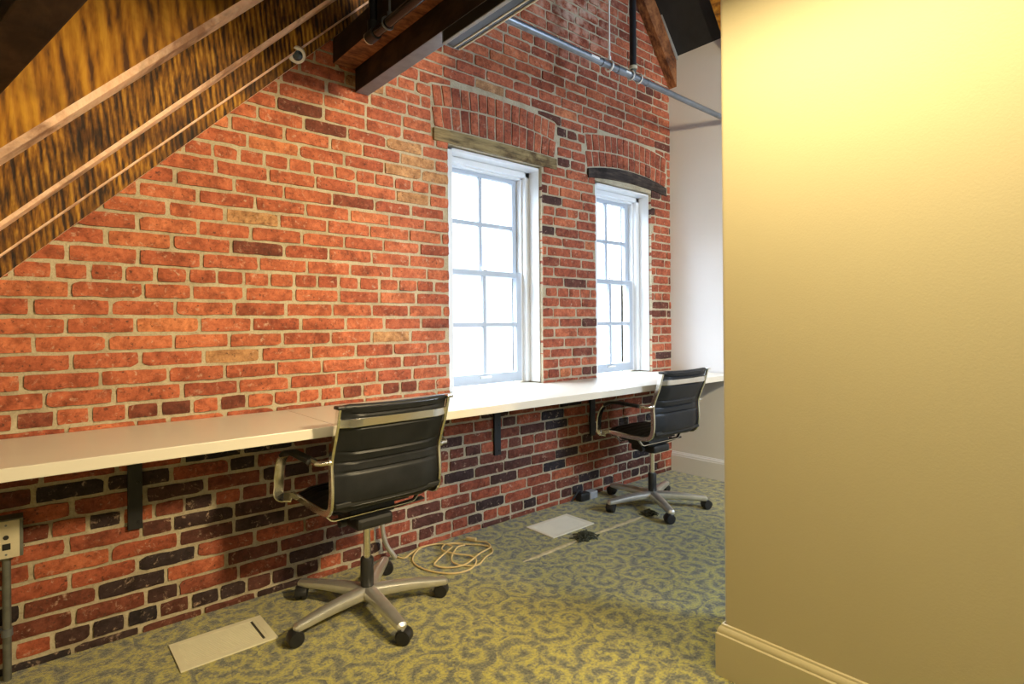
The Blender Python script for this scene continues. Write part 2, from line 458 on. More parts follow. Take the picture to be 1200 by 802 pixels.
    xs = []
    while x < FX+.0301: xs.append(x); x += S
    zs = [k*S for k in range(int(4.75/S))]
    def jit(x, z):
        return (x, WY+.0068 + .0026*noise.noise((x*16, z*16, 4.)) + .0012*noise.noise((x*60, z*60, 9.)), z)
    idx = {}
    def hole(x0, z0, x1, z1):
        for (a, b_, c, d) in WIN:
            if x1 > a+.006 and x0 < b_-.006 and z1 > c and z0 < d: return True
        return z0 > roof_z((x0+x1)/2)+.15
    xs = sorted(set([q for q in xs if not any(abs(q-e) < .012 for w_ in WIN for e in w_[:2])] + [w_[0] for w_ in WIN] + [w_[1] for w_ in WIN]))
    zs = sorted(set([q for q in zs if all(abs(q-e) > .012 for e in (.80, 2.312))] + [.80, 2.312]))
    def vid(i, j):
        if (i, j) not in idx:
            idx[(i, j)] = len(mo.v); mo.v.append(jit(xs[i], zs[j]))
        return idx[(i, j)]
    for j in range(len(zs)-1):
        for i in range(len(xs)-1):
            xm, zm = (xs[i]+xs[i+1])/2, (zs[j]+zs[j+1])/2
            inside = any(a < xm < b_ and c < zm < d for (a, b_, c, d) in WIN)
            if inside or zs[j] > roof_z(xm)+.15: continue
            mo.f.append((vid(i, j), vid(i+1, j), vid(i+1, j+1), vid(i, j+1))); mo.mi.append(0)
    for (a, b_, c, d) in WIN:                       # reveals of the openings
        y1 = WY+.32
        for (p, q) in (((a, c), (a, d)), ((b_, d), (b_, c)), ((a, d), (b_, d)), ((b_, c), (a, c))):
            mo.quad((p[0], WY+.006, p[1]), (q[0], WY+.006, q[1]), (q[0], y1, q[1]), (p[0], y1, p[1]))
    m = mo.build('mortar', M['mortar'], o, recalc=False)
    structure(o, 'exposed red brick gable wall with thick pale mortar joints')
    # outside skin of the wall, so that daylight only enters by the windows
    bk = MB(); y0, y1 = WY+.30, WY+.32
    edges_x = [-.8, WIN[0][0], WIN[0][1], WIN[1][0], WIN[1][1], FX+.2]
    for k in range(5):
        if k in (1, 3):
            bk.box(edges_x[k], edges_x[k+1], y0, y1, -.1, .80); bk.box(edges_x[k], edges_x[k+1], y0, y1, 2.312, 5)
        else: bk.box(edges_x[k], edges_x[k+1], y0, y1, -.1, 5)
    bk.build('outer_face', M['mortar'], o)
    return o
build_brick_wall()

# ------------------------------------------------------------------ room shell
f = MB().box(-.8, FX+.1, -3.2, WY+.05, -.08, 0).build('floor', M['carpet']); structure(f, 'olive green carpet with grey scrolling pattern')
w = MB().box(FX, FX+.12, -3.2, WY+.32, 0, 3.6).build('wall_right', M['white_wall']); structure(w, 'plain white plaster end wall')
w = MB().box(-.8, -.68, -3.2, WY+.3, 0, 2.4).build('wall_left', M['yellow']); structure(w)
w = MB().box(-.8, FX+.12, -3.32, -3.2, 0, 5).build('wall_front', M['yellow']); structure(w)
# yellow partition, camera side face x = PX
def bullnose_wall():
    mb = MB(); r = .016; x0, x1, y0, y1 = PX, PX+.47, .02, 1.026  # unseen depth behind the front face, widened to block warm light
    poly = [(x0, y0)]
    for k in range(7):
        a = PI - k*(PI/2)/6; poly.append((x0+r+r*math.cos(a), y1-r+r*math.sin(a)))
    for k in range(7):
        a = PI/2 - k*(PI/2)/6; poly.append((x1-r+r*math.cos(a), y1-r+r*math.sin(a)))
    poly.append((x1, y0)); n = len(poly)
    i = 0; mb.v = [(x, y, 0) for x, y in poly] + [(x, y, 3.9) for x, y in poly]
    mb.f = [tuple(range(n)), tuple(range(n, 2*n))[::-1]] + [(k, (k+1) % n, n+(k+1) % n, n+k) for k in range(n)]; mb.mi = [0]*len(mb.f)
    return mb
o = bullnose_wall().build('wall_partition', M['yellow'], smooth=True); structure(o, 'blank mustard yellow partition wall with rounded corner')
# baseboards: profile swept around the partition end
def base_profile(h, t):
    return [(0, 0), (t, 0), (t, h*.80), (t+.0, h*.805), (t*.78, h*.83), (t*.80, h*.86), (t*.62, h*.92), (t*.34, h*.95), (t*.30, h*.985), (t*.12, h), (0, h)]
def baseboard(path, normals, h, t, name, mat):
    mb = MB(); pr = base_profile(h, t); n = len(pr)
    for (p, nr) in zip(path, normals):
        for (d, z) in pr: mb.v.append((p[0]+nr[0]*d, p[1]+nr[1]*d, z))
    for k in range(len(path)-1):
        for j in range(n):
            mb.f.append((k*n+j, k*n+(j+1) % n, (k+1)*n+(j+1) % n, (k+1)*n+j)); mb.mi.append(0)
    for k in (0, len(path)-1): mb.f.append(tuple(range(k*n, k*n+n))); mb.mi.append(0)
    o = mb.build(name, mat, smooth=True); return o
o = baseboard([(PX, .02), (PX, 1.026), (PX+.47, 1.026)], [(-1, 0), (-1, 1), (0, 1)], .182, .021, 'baseboard_partition', M['cream']); structure(o, 'cream moulded baseboard along the yellow partition')
o = baseboard([(FX, -3.1), (FX, WY-.004)], [(-1, 0), (-1, 0)], .165, .018, 'baseboard_right', M['white_wall']); structure(o, 'white baseboard along the white end wall')
# roof decks
LD, RD = 2.42, 3.49
mb = MB(); t = .06
mb.prism([(-1.0, L_S*-1.0+LD), (3.1, L_S*3.1+LD), (3.1, L_S*3.1+LD+t), (-1.0, L_S*-1.0+LD+t)], -3.25, WY+.34)
o = mb.build('ceiling', M['deck']); structure(o, 'dark roof deck over the left slope')
mb = MB(); mb.prism([(FX+.15, RD-.15*1.2), (2.6, RD+(FX-2.6)*1.2), (2.6, RD+(FX-2.6)*1.2+t), (FX+.15, RD-.15*1.2+t)], -3.25, WY+.34)
o = mb.build('ceiling.001', M['deck']); structure(o, 'black roof deck over the right slope')

# ------------------------------------------------------------------ rafters and purlins
def slope_board(k0, k1, yf, yb, x0, x1, s=L_S):
    return [(x0, s*x0+k0), (x1, s*x1+k0), (x1, s*x1+k1), (x0, s*x0+k1)]
root = thing('timber_rafter', 'broad built-up sawn timber rafter of stepped boards sloping along the brick wall', 'rafter', (.5, 2.6, 2.0))
def rp(name, poly, yf, yb, mats, mis):
    mb = MB(); mb.prism(poly, yf, yb, 0, mis); o = mb.build(name, mats, root)
    o.matrix_parent_inverse = Matrix.Translation(root.location).inverted(); return o
X0, X1 = -.61, 2.60
def stepped(name, k0, k1, yf, yb, s_, c, mats):
    k = [(yf, k0+c), (yf+c, k0), (yb, k0), (yb, k1), (yf, k1)]
    mb = MB(); n = len(k)
    for x in (X0, X1): mb.v += [(x, y, s_*x+q) for y, q in k]
    for j in range(n): mb.f.append((j, (j+1) % n, n+(j+1) % n, n+j)); mb.mi.append(1 if j in (0, 1) else 0)  # chamfer and underside take the pale edge material
    mb.f += [tuple(range(n)), tuple(range(n, 2*n))]; mb.mi += [0, 0]
    o = mb.build(name, mats, root); o.matrix_parent_inverse = Matrix.Translation(root.location).inverted(); return o
rp('wall_board', slope_board(1.486, 1.70, 0, 0, X0, X1), 2.700, 2.737, [M['sawn_fine'], M['sawn_edge']], [1, 0, 0, 0])
stepped('board', 1.556, 1.86, 2.660, 2.6999, 1.0, .008, [M['sawn_fine'], M['sawn_edge']])
stepped('board', 1.645, 2.10, 2.550, 2.6599, 1.025, .016, [M['sawn_fine'], M['sawn_edge']])
stepped('board', 1.846, 2.37, 2.420, 2.5499, 1.023, .026, [M['sawn'], M['sawn_edge']])
# right-hand rafter against the gable
mb = MB(); p = [(x, R_K - R_S*x) for x in (2.95, FX-.002)] + [(FX-.002, R_K - R_S*(FX-.002)+.22+.0), (2.95, R_K-R_S*2.95+.36)]
mb.prism(p, 2.664, WY-.002, 0, [1, 0, 0, 0])
o = mb.build('timber_rafter', [M['timber_rust'], M['timber_rust']]); tag(o, 'reddish brown timber rafter running down the gable to the white wall corner', 'rafter')
mb = MB(); p = [(2.95, R_K-R_S*2.95+.361), (FX-.002, R_K - R_S*(FX-.002)+.221), (FX-.002, R_K - R_S*(FX-.002)+.250), (2.95, R_K-R_S*2.95+.40)]
mb.prism(p, 2.650, WY-.002); o = mb.build('trim_1', M['grey_plastic']); structure(o, 'thin grey trim strip above the right rafter')
# next rafter on the right slope
RX = lambda x, k: k - 1.2*x
k2 = 3.484+1.2*4.054
mb = MB(); mb.prism([(3.0, RX(3.0, k2-.02)), (FX-.003, RX(FX-.003, k2-.02)), (FX-.003, RX(FX-.003, k2+.13)), (3.0, RX(3.0, k2+.13))], 2.06, 2.20, 0, [0, 0, 0, 0])
o = mb.build('timber_rafter', M['sawn']); tag(o, 'golden timber rafter on the black right slope beside the yellow partition', 'rafter')
# purlins running out from the brick wall
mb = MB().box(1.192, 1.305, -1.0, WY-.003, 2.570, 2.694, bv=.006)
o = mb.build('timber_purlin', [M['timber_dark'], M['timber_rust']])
for pl in o.data.polygons: pl.material_index = 1 if pl.normal.z < -.9 else 0  # side and top faces coloured dark for their shade; underside keeps the brown
tag(o, 'brown timber purlin under the broad rafter with the sprinkler pipe below it', 'beam')
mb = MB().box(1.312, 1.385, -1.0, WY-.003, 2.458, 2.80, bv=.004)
o = mb.build('timber_purlin', M['cool_grey']); tag(o, 'deep dark beam coming out of the brick wall with a grey underside', 'beam')
o.data.materials.clear(); o.data.materials.append(M['timber_dark']); o.data.materials.append(M['cool_grey'])
for pl in o.data.polygons: pl.material_index = 1 if pl.normal.z < -.9 else 0  # underside takes the blue-grey, other faces the dark timber
# dark collar beam close to the camera, top left
ang = math.atan2(.169, .843)
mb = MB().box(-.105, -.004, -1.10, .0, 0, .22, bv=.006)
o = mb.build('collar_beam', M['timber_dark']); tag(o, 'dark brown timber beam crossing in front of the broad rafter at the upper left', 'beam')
o.location = (-.047, 2.405, 1.979); o.rotation_euler = (0, 0, ang)

# ------------------------------------------------------------------ lintels
def lintel(A, z0, zr, x0, x1, yf, name, label, mat, top):
    n = 16; poly = []
    for k in range(n+1):
        x = x0+(x1-x0)*k/n; poly.append((x, arch_curve(x, A['cx'], A['half'], z0, zr)))
    for k in range(n, -1, -1):
        x = x0+(x1-x0)*k/n; poly.append((x, arch_curve(x, A['cx'], A['half'], A['low']-.008, A['lr'])))
    mb = MB(); m = n+1; i = 0
    lo = poly[:m]; hi = poly[m:][::-1]
    for k in range(n):
        for (P, Q, y) in ((lo, hi, yf),):
            mb.quad((P[k][0], y, P[k][1]), (P[k+1][0], y, P[k+1][1]), (Q[k+1][0], y, Q[k+1][1]), (Q[k][0], y, Q[k][1]))
            yb = WY+.14
            mb.quad((P[k][0], yb, P[k][1]), (Q[k][0], yb, Q[k][1]), (Q[k+1][0], yb, Q[k+1][1]), (P[k+1][0], yb, P[k+1][1]))
            mb.quad((P[k][0], y, P[k][1]), (P[k][0], yb, P[k][1]), (P[k+1][0], yb, P[k+1][1]), (P[k+1][0], y, P[k+1][1]))
            mb.quad((Q[k][0], y, Q[k][1]), (Q[k+1][0], y, Q[k+1][1]), (Q[k+1][0], yb, Q[k+1][1]), (Q[k][0], yb, Q[k][1]))
    for k in (0, n):
        mb.quad((lo[k][0], yf, lo[k][1]), (hi[k][0], yf, hi[k][1]), (hi[k][0], WY+.14, hi[k][1]), (lo[k][0], WY+.14, lo[k][1]))
    o = mb.build(name, mat); bm = bmesh.new(); bm.from_mesh(o.data); bmesh.ops.remove_doubles(bm, verts=bm.verts[:], dist=1e-5); bmesh.ops.recalc_face_normals(bm, faces=bm.faces[:]); bm.to_mesh(o.data); bm.free()
    return tag(o, label, 'lintel', 'wooden lintels over the windows')
lintel(ARCH[0], 2.314, .002, 1.79, 2.79, WY-.012, 'window_lintel', 'weathered tan wooden lintel over the nearer window', M['lintel'], 0)
lintel(ARCH[1], 2.314, .036, 3.12, 4.10, WY-.012, 'window_lintel', 'dark charred curved wooden lintel over the farther window', M['lintel_dark'], 0)

# ------------------------------------------------------------------ windows
def window(idx, x0, x1, label):
    root = bpy.data.objects.new('window_%d' % idx, None); COL.objects.link(root); root.location = (0, 0, 0)
    structure(root, label)
    zb, zt = .858, 2.306
    W = M['white_trim']
    jb = MB(); t = .040
    yf = WY+.030
    jb.box(x0+.002, x0+.05, yf, WY+.22, zb, zt, bv=.003)
    jb.box(x1-.010, x1-.002, yf, WY+.22, zb, zt)
    jb.box(x0+.002, x1-.002, yf, WY+.22, zt-.016, zt, bv=.003)
    jb.build('jamb', W, root)
    st = MB()                                           # stops and stepped frame members
    for (a, y0, y1) in ((.050, WY+.120, WY+.16), (.066, WY+.150, WY+.22)):
        st.box(x1-a, x1-.010, y0, y1, zb, zt-.016, bv=.003)
        st.box(x0+.05, x0+.05+a-.03, y0, y1, zb, zt-.016, bv=.003)
        st.box(x0+.05, x1-.01, y0, y1, zt-.016-a*.75, zt-.016, bv=.003)
    st.build('stop', W, root)
    sx0, sx1 = x0+.072, x1-.066
    xm = (sx0+sx1)/2
    def sash(name, y, z0, z1, zmid, bot, top, stile=.042):
        sroot = None
        s_ = MB(); th = .036
        s_.box(sx0, sx0+stile, y-th/2, y+th/2, z0, z1, bv=.003); s_.box(sx1-stile, sx1, y-th/2, y+th/2, z0, z1, bv=.003)
        s_.box(sx0+stile-.001, sx1-stile+.001, y-th/2, y+th/2, z0, z0+bot, bv=.003); s_.box(sx0+stile-.001, sx1-stile+.001, y-th/2, y+th/2, z1-top, z1, bv=.003)
        o = s_.build(name, M['sash'], root)
        mu = MB(); mw = .027
        mu.box(xm-mw/2, xm+mw/2, y-.014, y+.012, z0+bot, z1-top, bv=.003)
        mu.box(sx0+stile, sx1-stile, y-.0135, y+.0115, zmid-mw/2, zmid+mw/2, bv=.003)
        mu.build('muntin', M['sash'], o)
        for (a, b_) in ((sx0+stile, xm-mw/2), (xm+mw/2, sx1-stile)):
            for (c, d) in ((z0+bot, zmid-mw/2), (zmid+mw/2, z1-top)):
                MB().box(a-.003, b_+.003, y+.001, y+.004, c-.003, d+.003).build('pane', M['glass'], o)
        return o
    up = sash('upper_sash', WY+.207, 1.566, zt-.05, 1.908, .034, .040)
    lo = sash('lower_sash', WY+.168, zb+.004, 1.600, 1.248, .066, .034)
    h = MB(); h.box(xm-.045, xm+.045, WY+.142, WY+.150, .898, .914, bv=.003); h.box(xm-.040, xm+.040, WY+.133, WY+.143, .904, .910, bv=.002)
    h.build('lift_handle', M['alu'], root)
    k = MB(); k.lathe([(.018, 0), (.018, .010), (.010, .016)], (xm+.01, WY+.166, 1.600), n=14); k.box(xm-.02, xm+.035, WY+.158, WY+.170, 1.612, 1.620, bv=.002)
    k.build('sash_lock', M['alu'], root)
    return root
window(1, WIN[0][0], WIN[0][1], 'nearer white double-hung sash window, bright with daylight')
window(2, WIN[1][0], WIN[1][1], 'farther white double-hung sash window, bright with daylight')

# ------------------------------------------------------------------ worktop along the wall
DZ, DT, DF = .851, .040, 2.156
def worktop(x0, x1, label, notch):
    mb = MB(); mb.box(x0, x1, DF, WY-.0055, DZ-DT, DZ, bv=.003)
    for (a, b_) in notch: mb.box(a+.008, b_-.008, WY-.02, WY+.20, DZ-.022, DZ-.0005, bv=.002)
    return tag(mb.build('worktop', M['laminate']), label, 'worktop', 'lengths of white worktop')
worktop(-.66, .945, 'left length of the white worktop, from the room corner to behind the near chair', [])
wt = worktop(.947, FX-.012, 'long right length of the white worktop running under both windows to the white wall', [w_[:2] for w_ in WIN])
for gx, gy in ((2.21, 2.62), (3.36, 2.68)):
    g = MB().lathe([(.030, 0), (.031, .003), (.026, .0045), (.005, .004)], (gx, gy, DZ), n=24); o = g.build('cable_grommet', M['grey_plastic'], wt, smooth=True)
def bracket(x, label):
    mb = MB(); w_ = .050
    mb.box(x-w_/2, x+w_/2, WY-.016, WY+.001, .432, DZ-DT-.0003, bv=.002)
    mb.box(x-w_/2, x+w_/2, 2.24, WY-.006, DZ-DT-.009, DZ-DT-.0003, bv=.001)
    for z in (.46, .62): mb.lathe([(.007, 0), (.006, -.004)], (x+.012, WY-.016, z), axis='y', n=10)
    o = mb.build('worktop_bracket', M['black_steel']); return tag(o, label, 'bracket', 'black brackets under the worktop')
bracket(.342, 'black steel bracket under the worktop nearest the outlet box')
bracket(2.241, 'black steel bracket under the worktop below the nearer window')
bracket(3.142, 'black steel bracket under the worktop beside the far chair')

# ------------------------------------------------------------------ chairs
def smooth_path(pts, n=7):
    return curve_pts(pts, n)
RAIL = [(-.266, .941), (-.239, .848), (-.206, .765), (-.192, .715), (-.196, .640), (-.194, .580), (-.178, .530), (-.130, .510), (.00, .508), (.13, .514), (.188, .512), (.212, .498)]
HW = .250
def make_chair(label, loc, rz, base_rot):
    root = thing('office_chair', label, 'chair', loc, rz, 'office chairs at the worktop')
    prof3 = smooth_path([(0, y, z) for y, z in RAIL], 6)
    for sg in (-1, 1):
        mb = MB(); mb.sweep_rect([(sg*HW, p.y, p.z) for p in prof3], .013, .030, up=(1, 0, 0), ch=.3)
        o = mb.build('side_rail', M['chrome'], root, smooth=True)
        cp = MB().box(sg*HW-.016, sg*HW+.016, -.290, -.248, .933, .947, bv=.005)
        cp.build('rail_cap', M['chrome'] if sg > 0 else M['black_plastic'], o)
    # sling: normal offset profile
    def sling(P, seams, hw, th, name, mat, curl=None):
        N = len(P); nx = 14; mb = MB()
        L = [0]
        for k in range(1, N): L.append(L[-1]+(P[k]-P[k-1]).length)
        tot = L[-1]; ss = sorted(seams)
        rows = [[], []]
        for k in range(N):
            t = (P[min(k+1, N-1)]-P[max(k-1, 0)]).normalized(); nr = Vector((0, -t.z, t.y))     # to the sitter's side or not
            s_ = L[k]/tot
            dm = min(abs(s_-q) for q in ss+[-.02, 1.02])
            bul = min(1, dm/.018)**.5
            for side in (0, 1):
                row = []
                for i in range(nx+1):
                    u = -1+2*i/nx
                    au = abs(u)
                    welt = 1. if au < .80 else .72
                    groove = .45 if abs(au-.82) < .04 else 1.
                    edge = 0. if i in (0, nx) else 1.
                    off = (th/2*(.30+.70*bul*welt)*groove)*edge
                    sag = -.010*(1-u*u)                                # sling bows slightly away from the sitter
                    q = P[k] + nr*(off if side else -off) + Vector((0, 0, 0))
                    q = q + nr*sag*sagsign
                    row.append(len(mb.v)); mb.v.append((u*hw, q.y, q.z))
                rows[side].append(row)
        for k in range(N-1):
            for i in range(nx):
                for side in (0, 1):
                    a = rows[side]; mb.f.append((a[k][i], a[k][i+1], a[k+1][i+1], a[k+1][i])); mb.mi.append(0)
            for i in (0, nx):
                mb.f.append((rows[0][k][i], rows[1][k][i], rows[1][k+1][i], rows[0][k+1][i])); mb.mi.append(0)
        for k in (0, N-1):
            for i in range(nx): mb.f.append((rows[0][k][i], rows[1][k][i], rows[1][k][i+1], rows[0][k][i+1])); mb.mi.append(0)
        return mb.build(name, mat, root, smooth=True)
    dense = curve_pts([(0, y, z) for y, z in RAIL], 14)
    split = max(k for k, p in enumerate(dense) if p.z > .545 and p.y < 0)
    top_extra = [Vector((0, -.262, .962)), Vector((0, -.276, .964))]
    sagsign = 1.
    back = [p for p in dense[:split+1]]
    o = sling(back, [.07, .20, .47, .585, .69, .985], HW-.008, .038, 'backrest', M['leather'])
    # rolled head edge of the sling
    hd = MB(); pts = []
    for i in range(15):
        u = -1+2*i/14; pts.append((u*(HW-.009), -.260-.012*(1-u*u), .937-.006*(1-u*u)))
    hd.tube(pts, [.010]+[.0145]*13+[.010], 10); hd.build('head_roll', M['leather'], o, smooth=True)
    st = [p for p in dense[split+1:]]
    sagsign = -1.
    so = sling(st, [.02, .16, .30, .44, .58, .72, .86, .97], HW-.008, .034, 'seat', M['leather'])
    # chrome cross bar behind the head of the back
    cb = MB(); pts = []
    for i in range(17):
        u = -1+2*i/16
        bow = .028 if abs(u) < .78 else .028*(1-(abs(u)-.78)/.22)
        pts.append((u*(HW-.004), -.250-bow, .876))
    cb.sweep_rect(pts, .034, .009, up=(0, 0, 1), ch=.3); cb.build('cross_bar', M['chrome'], root, smooth=True)
    # lower black cross strip between the rails at the fold
    lb = MB(); lb.box(-HW+.01, HW-.01, -.212, -.200, .540, .560, bv=.004); lb.build('lumbar_strip', M['black_plastic'], root)
    # armrests
    for sg in (-1, 1):
        xo = sg*(HW+.052)
        arm = [(xo, -.165, .722), (xo, -.06, .726), (xo, .06, .728), (xo, .135, .712), (xo, .182, .672), (xo, .206, .615), (xo, .212, .56), (xo, .208, .515), (sg*(HW+.004), .200, .500)]
        P = curve_pts(arm, 7)
        cut = 24
        lp = MB(); lp.sweep_rect(P[cut-2:], .044, .011, up=(1, 0, 0), ch=.3)
        a = lp.build('armrest', M['chrome'], root, smooth=True)
        pd = MB(); pd.sweep_rect(P[2:cut], .046, .018, up=(1, 0, 0), ch=.35); pd.build('arm_pad', M['black_plastic'], a, smooth=True)
        stb = MB(); stb.tube([(sg*(HW-.004), -.196, .722), (xo-sg*.012, -.192, .722), (xo, -.178, .722), (xo, -.120, .724)], .0095, 12)
        stb.lathe([(.013, -.006), (.013, .006)], (sg*(HW+.008), -.196, .722), axis='x', n=14)
        stb.build('arm_pivot', M['chrome'], a, smooth=True)
    # under-seat spreader: black pan, chrome rear and front edges
    for y, nm in ((-.068, 'rear'), (.125, 'front')):
        sp = MB(); pts = [(-HW+.002, y, .503), (-.235, y, .493), (-.200, y, .456), (-.185, y, .450), (0, y, .450), (.185, y, .450), (.200, y, .456), (.235, y, .493), (HW-.002, y, .503)]
        sp.sweep_rect(pts, .020, .007, up=(0, 1, 0)); sp.build('seat_spreader', M['chrome'], root, smooth=True)
    pan = MB().box(-.180, .180, -.060, .12, .464, .474, bv=.003); pan.box(-.11, .11, -.06, .12, .426, .466, bv=.012)
    pan.build('seat_pan', M['black_plastic'], root)
    mech = MB().box(-.085, .085, -.085, .115, .380, .432, bv=.016); mech.lathe([(.036, .368), (.040, .388)], (0, 0, 0), n=20)
    mech.build('tilt_mechanism', M['black_plastic'], root)
    lev = MB(); lev.tube([(.05, -.02, .425), (.13, -.03, .432)], .006, 8); lev.sweep_rect([(.125, -.03, .432), (.20, -.036, .440), (.265, -.04, .444)], .034, .009, up=(0, 1, 0))
    lev.build('tilt_lever', M['black_plastic'], root, smooth=True)
    knob = MB().lathe([(.012, -.13), (.02, -.128), (.02, -.10), (.012, -.098)], (0, 0, .408), axis='x', n=14); knob.build('tension_knob', M['black_plastic'], root, smooth=True)
    # column
    MB().lathe([(.0155, .20), (.0155, .385)], n=18).build('gas_lift', M['chrome'], root, smooth=True)
    MB().lathe([(.026, .085), (.0285, .09), (.0285, .222), (.026, .228), (.017, .229)], n=20).build('lift_sleeve', M['black_plastic'], root, smooth=True)
    # five-star base
    hub = MB().lathe([(.030, .048), (.042, .052), (.048, .070), (.046, .094), (.036, .104), (.030, .105)], n=24)
    b = hub.build('base_hub', M['alu'], root, smooth=True)
    for k in range(5):
        a = math.radians(base_rot + 72*k); ca, sa = math.cos(a), math.sin(a)
        mb = MB(); pts = []; N = 12; n = 12; R = .345
        for i in range(N+1):
            u = i/N; r = .03+(R+.010-.03)*u
            hw_ = .034*(1-u)+.0225*u; hh = .029*(1-u)+.0165*u; zc = .078-.010*u + .006*math.sin(PI*u)
            if i == N: hw_ *= .45; hh *= .5; r += .004
            if i == N-1: r = R+.004; hw_ *= .92; hh *= .95
            i0 = len(mb.v)
            for j in range(n):
                th = 2*PI*j/n; x = math.cos(th); z = math.sin(th)
                X = hw_*abs(x)**.75*(1 if x > 0 else -1); Z = hh*abs(z)**.75*(1 if z > 0 else -1)
                mb.v.append((ca*r - sa*X, sa*r + ca*X, zc+Z))
            if i:
                for j in range(n): mb.f.append((i0-n+j, i0-n+(j+1) % n, i0+(j+1) % n, i0+j)); mb.mi.append(0)
        mb.f.append(tuple(range(n))); mb.mi.append(0); mb.f.append(tuple(range(len(mb.v)-n, len(mb.v)))); mb.mi.append(0)
        mb.build('base_leg', M['alu'], root, smooth=True)
        # twin-wheel caster
        swiv = [2.4, .6, -.5, 1.9, -1.2][k] + loc[0]*1.7
        c = MB(); cs, ss = math.cos(swiv), math.sin(swiv)
        cx, cy = ca*(R-.004), sa*(R-.004)
        wheel = MB()
        ax = Vector((cs, ss, 0)); tr = Vector((-ss, cs, 0))
        ctr = Vector((cx, cy, 0)) + tr*.012
        for sgn in (-1, 1):
            i0 = len(wheel.v); prof = [(.010, .004), (.0285, .004), (.0305, .008), (.0305, .019), (.0275, .024), (.018, .0255), (.006, .024)]; nn = 22
            for (r, h) in prof:
                for j in range(nn):
                    th = 2*PI*j/nn
                    v = ctr + ax*(sgn*h) + tr*(r*math.cos(th)) + Vector((0, 0, .0308 + r*math.sin(th))); wheel.v.append(tuple(v))
            for q in range(len(prof)-1):
                for j in range(nn): wheel.f.append((i0+q*nn+j, i0+q*nn+(j+1) % nn, i0+(q+1)*nn+(j+1) % nn, i0+(q+1)*nn+j)); wheel.mi.append(0)
            wheel.f.append(tuple(i0+j for j in range(nn))); wheel.mi.append(0); wheel.f.append(tuple(i0+(len(prof)-1)*nn+j for j in range(nn))); wheel.mi.append(0)
        cw = wheel.build('caster', M['black_plastic'], root, smooth=True)
        hood = MB(); i0 = 0; nn = 10
        for h in (-.0255, -.010, .010, .0255):
            for j in range(nn+1):
                th = math.radians(-5 + 190*j/nn); r = .0335 if abs(h) < .02 else .030
                hood.v.append(tuple(ctr + ax*h + tr*(r*math.cos(th)) + Vector((0, 0, .0308+r*math.sin(th)))))
        for q in range(3):
            for j in range(nn): hood.f.append((q*(nn+1)+j, q*(nn+1)+j+1, (q+1)*(nn+1)+j+1, (q+1)*(nn+1)+j)); hood.mi.append(0)
        hood.tube([(cx, cy, .050), (cx, cy, .072)], .008, 10)
        hood.build('caster_hood', M['black_plastic'], cw, smooth=True, recalc=False)
    return root
make_chair('near black leather office chair with chrome frame, left of the coiled cord', (1.143, 2.303, 0), math.radians(1.5), 48)
make_chair('far black leather office chair with chrome frame, in the corner by the white wall', (3.246, 2.288, 0), math.radians(-1.5), 20)

# ------------------------------------------------------------------ floor registers
def register(x0, x1, y0, y1, label, nsl, mat, slot):
    root = thing('floor_register', label, 'floor vent', ((x0+x1)/2, (y0+y1)/2, 0), 0, 'floor registers in the carpet')
    cx, cy = (x0+x1)/2, (y0+y1)/2; a, b_ = (x1-x0)/2, (y1-y0)/2
    fr = MB(); m = .026; z = .006
    fr.box(-a, a, -b_, -b_+m, .0, z, bv=.002); fr.box(-a, a, b_-m, b_, .0, z, bv=.002)
    fr.box(-a, -a+m, -b_+m-.001, b_-m+.001, .0, z, bv=.002); fr.box(a-m*1.1, a, -b_+m-.001, b_-m+.001, .0, z, bv=.002)
    fr.build('frame', mat, root)
    MB().box(-a+m*.9, a-m*.9, -b_+m*.9, b_-m*.9, .0006, .0016).build('grille_backing', M['register_dark'], root)
    sl = MB(); pitch = (2*b_-2*m)/nsl; xe = a-m*1.1-(.022 if slot else 0)
    for k in range(nsl):
        y = -b_+m+pitch*(k+.5); sl.box(-a+m-.001, xe, y-pitch*.27, y+pitch*.27, .002, .0052)
    if slot: sl.box(xe+.010, a-m, -b_+m-.001, b_-m+.001, .002, .0050)
    sl.build('grille', mat, root)
    return root
register(.425, .768, 2.325, 2.553, 'white louvred floor register in the carpet beside the near chair', 17, M['register'], True)
register(2.325, 2.686, 2.325, 2.562, 'pale floor register in the carpet between the coiled cord and the far chair', 26, M['plate_far'], False)

# ------------------------------------------------------------------ cords and small things on the floor
cz = .006
coil = [(1.513, 2.69, cz), (1.535, 2.655, cz), (1.60, 2.69, cz), (1.70, 2.742-.02, cz), (1.82, 2.66, cz), (1.945, 2.52, cz), (1.965, 2.46, cz), (1.93, 2.40, cz), (1.86, 2.372, cz+.002),
        (1.775, 2.325, cz), (1.72, 2.36, cz), (1.69, 2.43, cz+.004), (1.735, 2.50, cz+.008), (1.82, 2.57, cz+.008), (1.875, 2.58, cz+.003), (1.86, 2.64, cz), (1.79, 2.65, cz+.006), (1.73, 2.59, cz+.01),
        (1.75, 2.51, cz+.010), (1.80, 2.43, cz+.008), (1.79, 2.36, cz+.006), (1.71, 2.31, cz), (1.61, 2.335, cz), (1.54, 2.46, cz), (1.55, 2.60, cz), (1.66, 2.70, cz+.005), (1.77, 2.68, cz+.008),
        (1.80, 2.60, cz+.010), (1.75, 2.56, cz+.012), (1.64, 2.50, cz+.008), (1.60, 2.46, cz+.004), (1.64, 2.40, cz), (1.72, 2.36, cz+.008), (1.86, 2.42, cz+.008), (1.955, 2.45, cz+.006), (1.99, 2.53, cz+.002), (1.95, 2.60, cz)]
mb = MB(); mb.tube(curve_pts(coil, 9), .0045, 8); root = mb.build('extension_cord', M['cord'], smooth=True)
tag(root, 'beige cord lying in loose coils on the carpet by the brick wall', 'cord')
